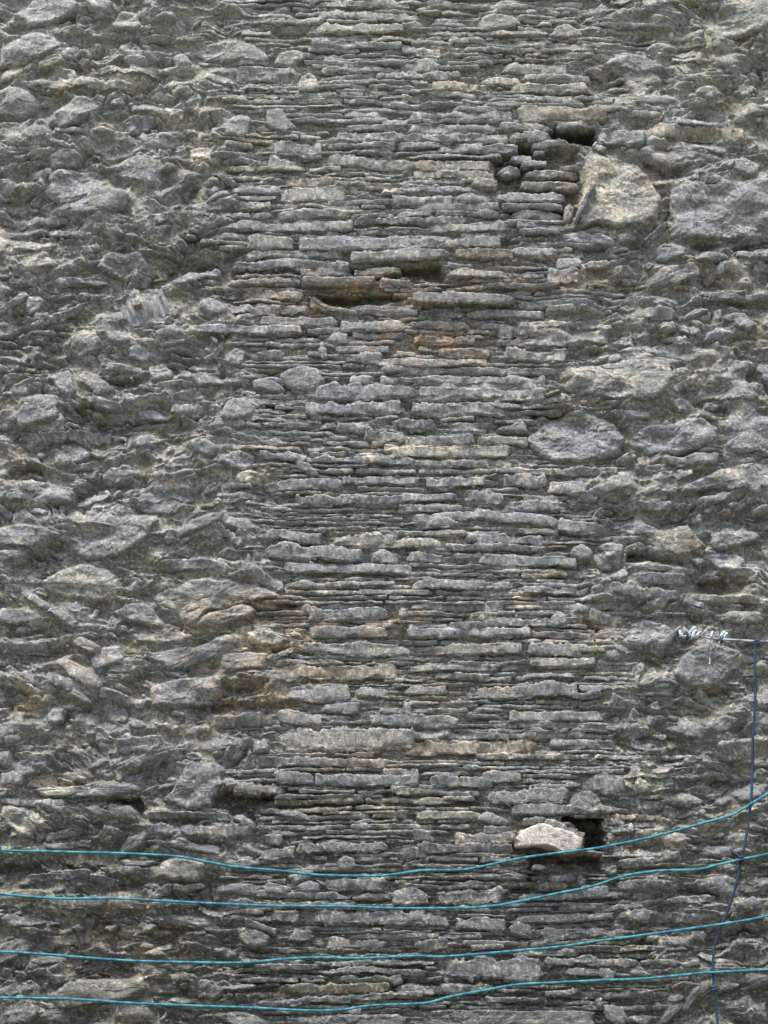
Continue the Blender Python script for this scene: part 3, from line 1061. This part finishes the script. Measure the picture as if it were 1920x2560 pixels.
# ---- stones
BACK = 34.
def slab_mesh(s, fine):
    x0, y0, x1, y1, th, pr, t = s
    L = math.hypot(x1-x0, y1-y0); ang = math.atan2(y1-y0, x1-x0)
    step = 2.6 if fine else 4.5
    nu = max(8, int(L/step)); nv = max(10, int((th+2*pr+10)/step))
    u = np.linspace(0, 1, nu)[:, None]; ph = np.linspace(0, math.pi, nv)[None, :]
    sd = rng.uniform(0, 999)
    r1, r2 = [th*(rng.uniform(.12, .5) if rng.random() < .45 else rng.uniform(.8, 2.2)) for _ in (0, 1)]; rf = rng.uniform(.3, 1.35)
    da = u*L; db = (1-u)*L
    e = np.sqrt(np.clip(1-(1-np.minimum(da/r1, 1))**2, 0, 1))*np.sqrt(np.clip(1-(1-np.minimum(db/r2, 1))**2, 0, 1))
    top = th/2*(.95+.22*vn(u*L/34, sd)+rf*.16*vn(u*L/8, sd+3)+rf*.26*np.round(1.6*vn(u*L/24, sd+5))/1.6)*(.25+.75*e)
    bot = th/2*(.95+.18*vn(u*L/38, sd+9)+rf*.14*vn(u*L/8, sd+7)+rf*.22*np.round(1.6*vn(u*L/28, sd+11))/1.6)*(.25+.75*e)
    prr = (pr+BACK)*(.35+.65*e)*(1+.14*vn(u*L/45, sd+20)+.06*vn(u*L/14, sd+24))-BACK
    cs, sn = np.cos(ph), np.sin(ph)
    kb = rng.uniform(.28, .5); cc = np.sign(cs)*abs(cs)**kb; ss = sn**rng.uniform(.2, .36)
    yy = np.where(cc > 0, -top*cc, -bot*cc)                    # first the upper face, then the lower one
    zz = -BACK+(prr+BACK)*ss
    zz = zz + (yy/th)*pr*rng.uniform(-.8, .1)*sstep(.3, 1, ss) # the face leans: the upper lip is proud
    xx = (u-.5)*L+0*ph; xx = xx+np.where(u < .5, 1, -1)*(1-ss)*1.5
    arr = .12*L*.02*np.sin(u*3.14)
    c_, s_ = math.cos(ang), math.sin(ang); mx, my = (x0+x1)/2, (y0+y1)/2
    P = np.stack([mx+xx*c_-yy*s_, my+xx*s_+yy*c_, zz], -1).reshape(-1, 3)
    en = np.where(u < .5, -1, 1)*(1-e)*.8
    N = np.stack([en*c_+cs*s_+0*u, en*s_-cs*c_+0*u, .2+sn*.9+0*u], -1).reshape(-1, 3)
    idx = np.arange(nu*nv, dtype=np.int32).reshape(nu, nv)
    F = np.stack([idx[:-1, :-1], idx[:-1, 1:], idx[1:, 1:], idx[1:, :-1]], -1).reshape(-1, 4)
    # end caps: fold the first and last ring towards their middle
    amp = np.full(nu*nv, min(3.6, th*.14+.8)*(.5+.5*rf), np.float32)
    capP, capN, capF = [], [], []
    for row, sx in ((0, -1), (nu-1, 1)):
        ring = P.reshape(nu, nv, 3)[row]; b = nu*nv+len(capP)
        mid = ring.mean(0)
        # quads between the upper half and the lower half of the end profile
        for j in range(nv//2-1):
            a0, a1, b0, b1 = idx[row, j], idx[row, j+1], idx[row, nv-1-j], idx[row, nv-2-j]
            if a1 == b1: continue
            capF.append((a0, b0, b1, a1) if sx < 0 else (a0, a1, b1, b0))
    if capF: F = np.concatenate([F, np.array(capF, np.int32)])
    return P, N, F, amp, 1
def chaikin(q, n):
    q = np.array(q, float)
    for k in range(n):
        r = np.roll(q, -1, 0); q = np.stack([q*.85+r*.15, q*.15+r*.85], 1).reshape(-1, 2)
    return q
def block_mesh(bk, fine):
    poly, pr, t = bk
    q = chaikin(poly, 2); nxt = np.roll(q, -1, 0); seg = np.hypot(*(nxt-q).T); cum = np.concatenate([[0], np.cumsum(seg)]); per = cum[-1]
    area = .5*np.sum(q[:, 0]*nxt[:, 1]-nxt[:, 0]*q[:, 1])
    step = 2.8 if fine else 4.
    n = int(np.clip(per/step, 14, 420)); t_ = np.arange(n)/n*per
    qq = np.vstack([q, q[:1]]); ox_ = np.interp(t_, cum, qq[:, 0]); oy_ = np.interp(t_, cum, qq[:, 1])
    if area < 0: ox_ = ox_[::-1]; oy_ = oy_[::-1]
    cx, cy = ox_.mean(), oy_.mean(); rad = math.sqrt(abs(area)/math.pi); rmin = abs(area)*2/per
    wob = 1+min(.05, 2.5/rad)*vn(ox_/11, oy_/11, 0, 90)+.08*vn(ox_/30, oy_/24, 0, 93)
    bx_, by_ = ox_, oy_; ox_ = cx+(ox_-cx)*wob; oy_ = cy+(oy_-cy)*wob
    R = max(5, int(rmin/step))
    er = min(rmin*.6, 12.)
    rings = [(0., 0.)]+[((i/R)**1.35, (i/R)**1.35) for i in range(0, R)]
    tx, ty = rng.uniform(-.10, .10), rng.uniform(-.05, .22)
    Ps, Ns = [], []
    for k, (s, _) in enumerate(rings):
        qn = min(s*rmin/er, 1); g = math.sqrt(1-(1-qn)**2)
        g2 = (1-s)**2; rx, ry2 = bx_+(ox_-bx_)*g2, by_+(oy_-by_)*g2; x = rx+(cx-rx)*s; y_ = ry2+(cy-ry2)*s
        if k == 0: z = np.full(n, -BACK)
        else: z = -8+(pr+8)*g+((x-cx)*tx+(y_-cy)*ty)*min(1, g+.2)
        vx, vy = ox_-cx, oy_-cy; l = np.hypot(vx, vy)+1e-6
        Ps.append(np.stack([x, y_, z+0*x], 1)); Ns.append(np.stack([vx/l*(1-g), vy/l*(1-g), .15+g+0*x], 1))
    Ps.append(np.array([[cx, cy, pr]])); Ns.append(np.array([[0, 0, 1.]]))
    P = np.concatenate(Ps); N = np.concatenate(Ns); K = len(rings); F = []
    i = np.arange(n); j = (i+1) % n
    for k in range(K-1): F.append(np.stack([k*n+i, k*n+j, (k+1)*n+j, (k+1)*n+i], 1))
    a = (K-1)*n; i2 = np.arange(0, n-1, 2)
    F.append(np.stack([a+i2, a+i2+1, a+(i2+2) % n, np.full(len(i2), K*n)], 1))
    F = np.concatenate(F).astype(np.int32)[:, ::-1]
    return P, N, F, np.full(len(P), 6.5 if t == 'w' else np.clip(rad*.07, 1.9, 3.4), np.float32), 0

def in_view(xa, ya, xb, yb):
    w = min(xb, 1920)-max(xa, 0); h = min(yb, 2560)-max(ya, 0); return max(w, 0)*max(h, 0)
items = []
for k, s in enumerate(slabs):
    L = math.hypot(s[2]-s[0], s[3]-s[1])
    ok = in_view(min(s[0], s[2]), min(s[1], s[3])-s[4]/2, max(s[0], s[2]), max(s[1], s[3])+s[4]/2) > 0
    L = max(0, min(s[2], 1920)-max(s[0], 0))
    items.append(['slate_slab', s, k < n_tr_s, L*s[4] if ok else 0])
for k, b in enumerate(blocks):
    q = np.clip(np.array(b[0]), (0, 0), (1920, 2560)); r = np.roll(q, -1, 0)
    items.append(['rough_stone', b, k < n_tr_b, abs(.5*np.sum(q[:, 0]*r[:, 1]-r[:, 0]*q[:, 1]))])
own = set()
for kind in ('slate_slab', 'rough_stone'):
    ii = [i for i, it in enumerate(items) if it[0] == kind]
    ii.sort(key=lambda i: -items[i][3]); own |= set(ii[:100])
allP, allN, allA, allT, allC, allX, faces, spans = [], [], [], [], [], [], [], []
off = 0
for it in items:
    fine = it[3] > 0
    P, N, F, A_, slabby = (slab_mesh if it[0] == 'slate_slab' else block_mesh)(it[1], fine)
    n = len(P); allP.append(P); allN.append(N); allA.append(A_); allT.append(np.full(n, slabby, np.float32))
    tc_ = np.array(TINT[it[1][-1]], np.float32)*rng.uniform(.88, 1.12)*(1 if it[0] == 'slate_slab' or it[1][-1] == 'w' or it[3] < 2500 else .88); allC.append(np.tile(tc_, (n, 1)))
    allX.append(np.full(n, max(0, it[1][-2 if it[0] == 'slate_slab' else 1]-29)*1.3, np.float32))
    faces.append(F); spans.append((off, off+n)); off += n
P = np.concatenate(allP).astype(np.float32); N = np.concatenate(allN).astype(np.float32); A_ = np.concatenate(allA); T_ = np.concatenate(allT); C_ = np.concatenate(allC)
print("stone vertices", len(P), "bed", len(X), flush=True)
N /= np.linalg.norm(N, axis=1)[:, None]+1e-6
fx = np.where(T_ > .5, .55, 1.)
x, y_, z = P[:, 0], P[:, 1], P[:, 2]
cd = common(x, y_)
d = A_*(.9*vn(x/24*fx, y_/15, z/18, 101)+.95*(.5-1.5*abs(vn(x/13*fx, y_/9, z/10, 103)))+.6*(.4-1.4*abs(vn(x/7*fx, y_/4.8, z/5, 105))))
bo = T_ < .5
xb, yb, zb, ab = x[bo], y_[bo], z[bo], A_[bo]
_, _, fid, fux, fuy = worley(xb+.5*zb+6*vn(xb/14, yb/14, 0, 111), yb-.4*zb+6*vn(xb/14, yb/14, 0, 112), 34, 22, 5)
d[bo] = ab*(.45*vn(xb/30, yb/22, zb/20, 101)+.30*fid+.30*fuy*2+.35*(.4-abs(vn(xb/15, yb/11, zb/10, 103)))+.28*vn(xb/7, yb/6, zb/6, 105))
d[bo] -= 2.2*sstep(.35, .75, vn(xb/9, yb/8, zb/8, 115))
d += 1.1*vn(x/4*fx, y_/3, z/3, 107)
d -= T_*2.8*sstep(.38, .58, vn(x/75, y_/4.6+.35*vn(x/20, y_/20, 0, 131), z/60, 130))
d += T_*(1.3*vn(x/60, y_/2.8, z/30, 109)+1.2*vn(x/40, y_/6, z/30, 110))
P = P+N*d[:, None]+np.stack(cd, 1); P = lean(P); P[:, 2] += np.concatenate(allX)*sstep(-6, 8, P[:, 2])
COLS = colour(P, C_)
white = C_[:, 0] > .33; wf = sstep(.05, .45, fbm(P[white, 0]/22, P[white, 1]/16, P[white, 2]/16, 120, 3)); COLS[white] = C_[white]*(1+.2*fbm(P[white, 0]/9, P[white, 1]/7, P[white, 2]/7, 121, 2))[:, None]*(1-wf[:, None]*.5)
W = world_pts(P)
rest_V, rest_F, rest_C, ro = [], [], [], 0
for i, it in enumerate(items):
    a, b = spans[i]
    if i in own:
        # its own origin near the stone's middle
        o = new_mesh(it[0], W[a:b]-W[a:b].mean(0), faces[i], STONE, COLS[a:b], wall)
        o.location = W[a:b].mean(0)
        if it[1][-1] == 'w': o["label"] = "chalky white broken rock in the dark hole"
        elif it[1][-1] == 'r': o["label"] = "slate slab with a reddish rusty face"
    else:
        rest_V.append(W[a:b]); rest_F.append(faces[i]+ro); rest_C.append(COLS[a:b]); ro += b-a
small = new_mesh("small_stones", np.concatenate(rest_V), np.concatenate(rest_F), STONE, np.concatenate(rest_C), wall)
small["kind"] = "stuff"

# ------------------------------------------------------------------ ground
def ground():
    m = bpy.data.materials.new("trodden_earth"); m.use_nodes = True; n = m.node_tree; p = n.nodes['Principled BSDF']
    tc = n.nodes.new('ShaderNodeTexCoord'); no = n.nodes.new('ShaderNodeTexNoise'); no.inputs['Scale'].default_value = 1.5; no.inputs['Detail'].default_value = 8
    cr = n.nodes.new('ShaderNodeValToRGB'); cr.color_ramp.elements[0].color = (.07, .075, .04, 1); cr.color_ramp.elements[1].color = (.16, .14, .10, 1)
    n.links.new(tc.outputs['Object'], no.inputs['Vector']); n.links.new(no.outputs['Fac'], cr.inputs[0]); n.links.new(cr.outputs[0], p.inputs['Base Color']); p.inputs['Roughness'].default_value = .95
    g = [-400, -60, -15, -8, -5, -3, -1.5, 0, 1.5, 3, 5, 8, 15, 60, 400]
    V = [(a, b, .03*math.sin(a*1.3)*math.cos(b*.9) if abs(a) < 20 and abs(b) < 20 else 0) for b in g for a in g]; k = len(g)
    F = [(j*k+i, j*k+i+1, (j+1)*k+i+1, (j+1)*k+i) for j in range(k-1) for i in range(k-1)]
    o = new_mesh("ground", V, F, m); o["kind"] = "structure"
ground()

# ------------------------------------------------------------------ lines hanging in front of the wall
def linept(px, py, off):
    """where the sight line through a traced point meets the upright plane `off` metres in front of the wall"""
    nx = (px-960)/1280*NV; ny = (1280-py)/1280*NV
    t = (D-off)/(math.cos(PITCH)-ny*math.sin(PITCH))
    return (nx*t, -off, CAMH+t*(math.sin(PITCH)+ny*math.cos(PITCH)))
def smooth_path(pts, n=6):
    p = np.array(pts, float); p = np.vstack([2*p[0]-p[1], p, 2*p[-1]-p[-2]]); out = []
    for i in range(1, len(p)-2):
        for k in range(n):
            t = k/n; out.append(.5*((2*p[i])+(p[i+1]-p[i-1])*t+(2*p[i-1]-5*p[i]+4*p[i+1]-p[i+2])*t*t+(3*p[i]-p[i-1]-3*p[i+1]+p[i+2])*t**3))
    out.append(p[-2]); return np.array(out)
def tube(path, r, sides=8, twist=0., lobes=0, lobe=.0):
    path = np.asarray(path, float)
    if lobes:                                              # resample finely so the twist of the strands shows
        seg = np.linalg.norm(np.diff(path, axis=0), axis=1); cum = np.concatenate([[0], np.cumsum(seg)]); m = int(cum[-1]/.0035)
        tt = np.linspace(0, cum[-1], m); path = np.stack([np.interp(tt, cum, path[:, k]) for k in range(3)], 1)
    n = len(path); T = np.gradient(path, axis=0); T /= np.linalg.norm(T, axis=1)[:, None]+1e-9
    ref = np.where(abs(T[:, 1:2]) > .9, np.array([[1., 0, 0]]), np.array([[0, 1., 0]]))
    U = np.cross(T, ref); U /= np.linalg.norm(U, axis=1)[:, None]+1e-9; Wv = np.cross(T, U)
    s = np.concatenate([[0], np.cumsum(np.linalg.norm(np.diff(path, axis=0), axis=1))])
    V = []
    for k in range(sides):
        a = 2*math.pi*k/sides
        rr = r*(1+lobe*np.cos(lobes*(a-s*twist))) if lobes else np.full(n, r)
        V.append(path+U*(rr*math.cos(a))[:, None]+Wv*(rr*math.sin(a))[:, None])
    V = np.stack(V, 1).reshape(-1, 3); F = []
    i = np.arange(n-1)
    for k in range(sides):
        k2 = (k+1) % sides; F.append(np.stack([i*sides+k, i*sides+k2, (i+1)*sides+k2, (i+1)*sides+k], 1))
    F = np.concatenate(F)
    caps = []
    for b, rev in ((0, 1), ((n-1)*sides, 0)):
        for k in range(1, sides-2, 2):
            q = (b, b+k, b+k+1, b+(k+2) % sides); caps.append(q[::-1] if not rev else q)
    return V, np.concatenate([F, np.array(caps)])
TEAL = rope_material("teal_twine", (.004, .065, .11), (.028, .175, .20), 45)
NAVY = rope_material("navy_cord", (.004, .012, .028), (.012, .034, .068), 20)
STEEL = rope_material("dull_wire", (.10, .105, .14), (.26, .27, .33), 30)
PLAST = rope_material("white_plastic", (.16, .19, .25), (.55, .60, .62), 60)

K = 1920/1659
lines = [
 [(-60, 2110), (0, 2125), (120, 2129), (290, 2133), (430, 2140), (500, 2151), (580, 2166), (700, 2177), (790, 2187), (900, 2190), (960, 2189), (1060, 2176), (1160, 2174), (1300, 2146), (1390, 2133), (1500, 2119), (1640, 2090), (1760, 2057), (1830, 2037), (1880, 2008), (1920, 1984), (2000, 1940)],
 [(-60, 2232), (0, 2235), (140, 2246), (290, 2246), (400, 2252), (560, 2260), (700, 2265), (860, 2266), (1000, 2271), (1200, 2268), (1300, 2253), (1400, 2232), (1480, 2216), (1560, 2190), (1650, 2177), (1740, 2174), (1790, 2163), (1850, 2149), (1920, 2135), (2000, 2112)],
 [(-60, 2376), (0, 2379), (90, 2384), (200, 2393), (330, 2402), (480, 2406), (600, 2407), (700, 2399), (780, 2394), (900, 2396), (1040, 2390), (1100, 2392), (1200, 2385), (1300, 2376), (1400, 2367), (1500, 2352), (1600, 2339), (1700, 2325), (1800, 2311), (1870, 2300), (1920, 2289), (2000, 2272)],
 [(-60, 2490), (0, 2494), (120, 2496), (220, 2500), (330, 2508), (470, 2514), (620, 2519), (760, 2526), (850, 2525), (930, 2514), (1060, 2508), (1120, 2493), (1200, 2478), (1290, 2462), (1380, 2457), (1500, 2451), (1620, 2446), (1740, 2434), (1800, 2430), (1920, 2424), (2000, 2419)]]
OFFS = 0.22
labs = ["topmost teal washing line, crossing just under the white rock in the hole",
        "second teal washing line from the top, met by the short tail of the navy cord",
        "third teal washing line from the top, between the second and the lowest line",
        "lowest teal washing line, near the bottom edge of the wall view"]
for k, pts in enumerate(lines):
    p = [linept(a, b, OFFS) for a, b in pts]
    l0 = np.array(p[0]); r0 = np.array(p[-1])
    slope_l = (p[0][2]-p[1][2])/60/S*.2; 
    left = [(l0[0]-1.5, -.15, l0[2]+.10), (l0[0]-.75, -.20, l0[2]+.035)]
    left.insert(0, (l0[0]-1.95, .03, l0[2]+.17))
    sr = (p[-1][2]-p[-2][2])/(p[-1][0]-p[-2][0])
    right = [(r0[0]+.7, -.20, r0[2]+.7*sr*1.05), (r0[0]+1.4, -.14, r0[2]+1.4*sr*1.1), (r0[0]+1.8, .03, r0[2]+1.8*sr*1.1)]
    path = smooth_path(left+p+right, 6)
    V, F = tube(path, .0037, 9, twist=260., lobes=3, lobe=.16)
    o = new_mesh("washing_line", V-path[len(path)//2], F, TEAL); o.location = path[len(path)//2]
    o["label"] = labs[k]; o["category"] = "washing line"; o["group"] = "teal lines strung across the lower wall"

# the taut wire with its plastic knots, and the navy cord tied to it
t = bpy.data.objects.new("tie_wire", None); scene.collection.objects.link(t)
t["label"] = "thin grey wire with white plastic ties, sticking out at the right over a round stone"; t["category"] = "wire"
base = Vector(linept(1694, 1590, .06)); t.location = base
def child(name, V, F, mat, par, orig=base):
    o = new_mesh(name, np.asarray(V)-np.array(orig), F, mat, None, par); return o
wp = [linept(a, b, o) for a, b, o in ((1690, 1600, -.03), (1700, 1592, .06), (1740, 1591, .07), (1790, 1597, .08), (1840, 1600, .13), (1893, 1603, .20), (1920, 1604, .205), (1990, 1606, .20), (2300, 1612, .14), (2420, 1615, -.03))]
V, F = tube(smooth_path(wp, 6), .0033, 8); child("wire", V, F, STEEL, t)
def loop(px, py, r, off, tilt):
    c = np.array(linept(px, py, off)); a = np.linspace(0, 2*math.pi, 20)
    return np.stack([c[0]+r*.35*np.cos(a)+tilt*np.sin(a)*r, c[1]+r*.8*np.cos(a), c[2]+r*np.sin(a)], 1)
for (px, py, r, tl, m) in ((1692, 1590, .016, .1, NAVY), (1702, 1585, .010, -.3, PLAST), (1728, 1580, .014, .8, PLAST), (1735, 1586, .013, .4, PLAST), (1745, 1588, .010, .9, PLAST),
                        (1781, 1589, .011, .05, PLAST), (1805, 1588, .010, .7, PLAST), (1813, 1592, .010, .5, PLAST), (1722, 1588, .014, .5, NAVY), (1808, 1598, .012, .6, NAVY)):
    V, F = tube(loop(px, py, r, .085, tl), .0030 if m is NAVY else .0038, 7); child("tie", V, F, m, t)
tail = smooth_path([linept(1781, 1596, .09), linept(1779, 1612, .085), linept(1776, 1636, .06), linept(1774, 1660, .05)], 5)
V, F = tube(tail, .0026, 6); child("loose_end", V, F, PLAST, t)

c = bpy.data.objects.new("hanging_cord", None); scene.collection.objects.link(c)
c["label"] = "dark navy cord hanging down the right side from the grey wire"; c["category"] = "cord"
cp = [(1896, 1603), (1889, 1625), (1887, 1660), (1889, 1720), (1886, 1790), (1882, 1860), (1881, 1920), (1879, 1980), (1872, 2050), (1863, 2105), (1853, 2150), (1843, 2200), (1827, 2255), (1806, 2310), (1789, 2355), (1783, 2400), (1784, 2450), (1789, 2500), (1794, 2560), (1798, 2640), (1800, 2760)]
pp = [linept(a, b, OFFS-.008) for a, b in cp]; cb = Vector(pp[0]); c.location = cb
pp = pp+[(pp[-1][0]+.02, -.20, pp[-1][2]-.35), (pp[-1][0]+.05, -.22, .03)]
V, F = tube(smooth_path(pp, 8), .0040, 9, twist=180., lobes=2, lobe=.10); child("cord", V, F, NAVY, c, cb)
q = smooth_path([linept(1825, 2124, .16), linept(1834, 2131, .19), linept(1848, 2141, .205), linept(1853, 2147, .214)], 5)
V, F = tube(q, .0034, 8); child("loose_end", V, F, NAVY, c, cb)
q = smooth_path([linept(1767, 2484, .18), linept(1775, 2480, .20), linept(1784, 2470, .212)], 5)
V, F = tube(q, .0034, 8); child("loose_end", V, F, NAVY, c, cb)
for px, py in ((1853, 2148), (1784, 2472), (1894, 1606)):
    a = np.linspace(0, 4*math.pi, 34); ctr = np.array(linept(px, py, OFFS-.004))
    V, F = tube(np.stack([ctr[0]+.0062*np.cos(a), ctr[1]+.0062*np.sin(a), ctr[2]+.0012*a-.007], 1), .0030, 7); child("knot", V, F, NAVY, c, cb)
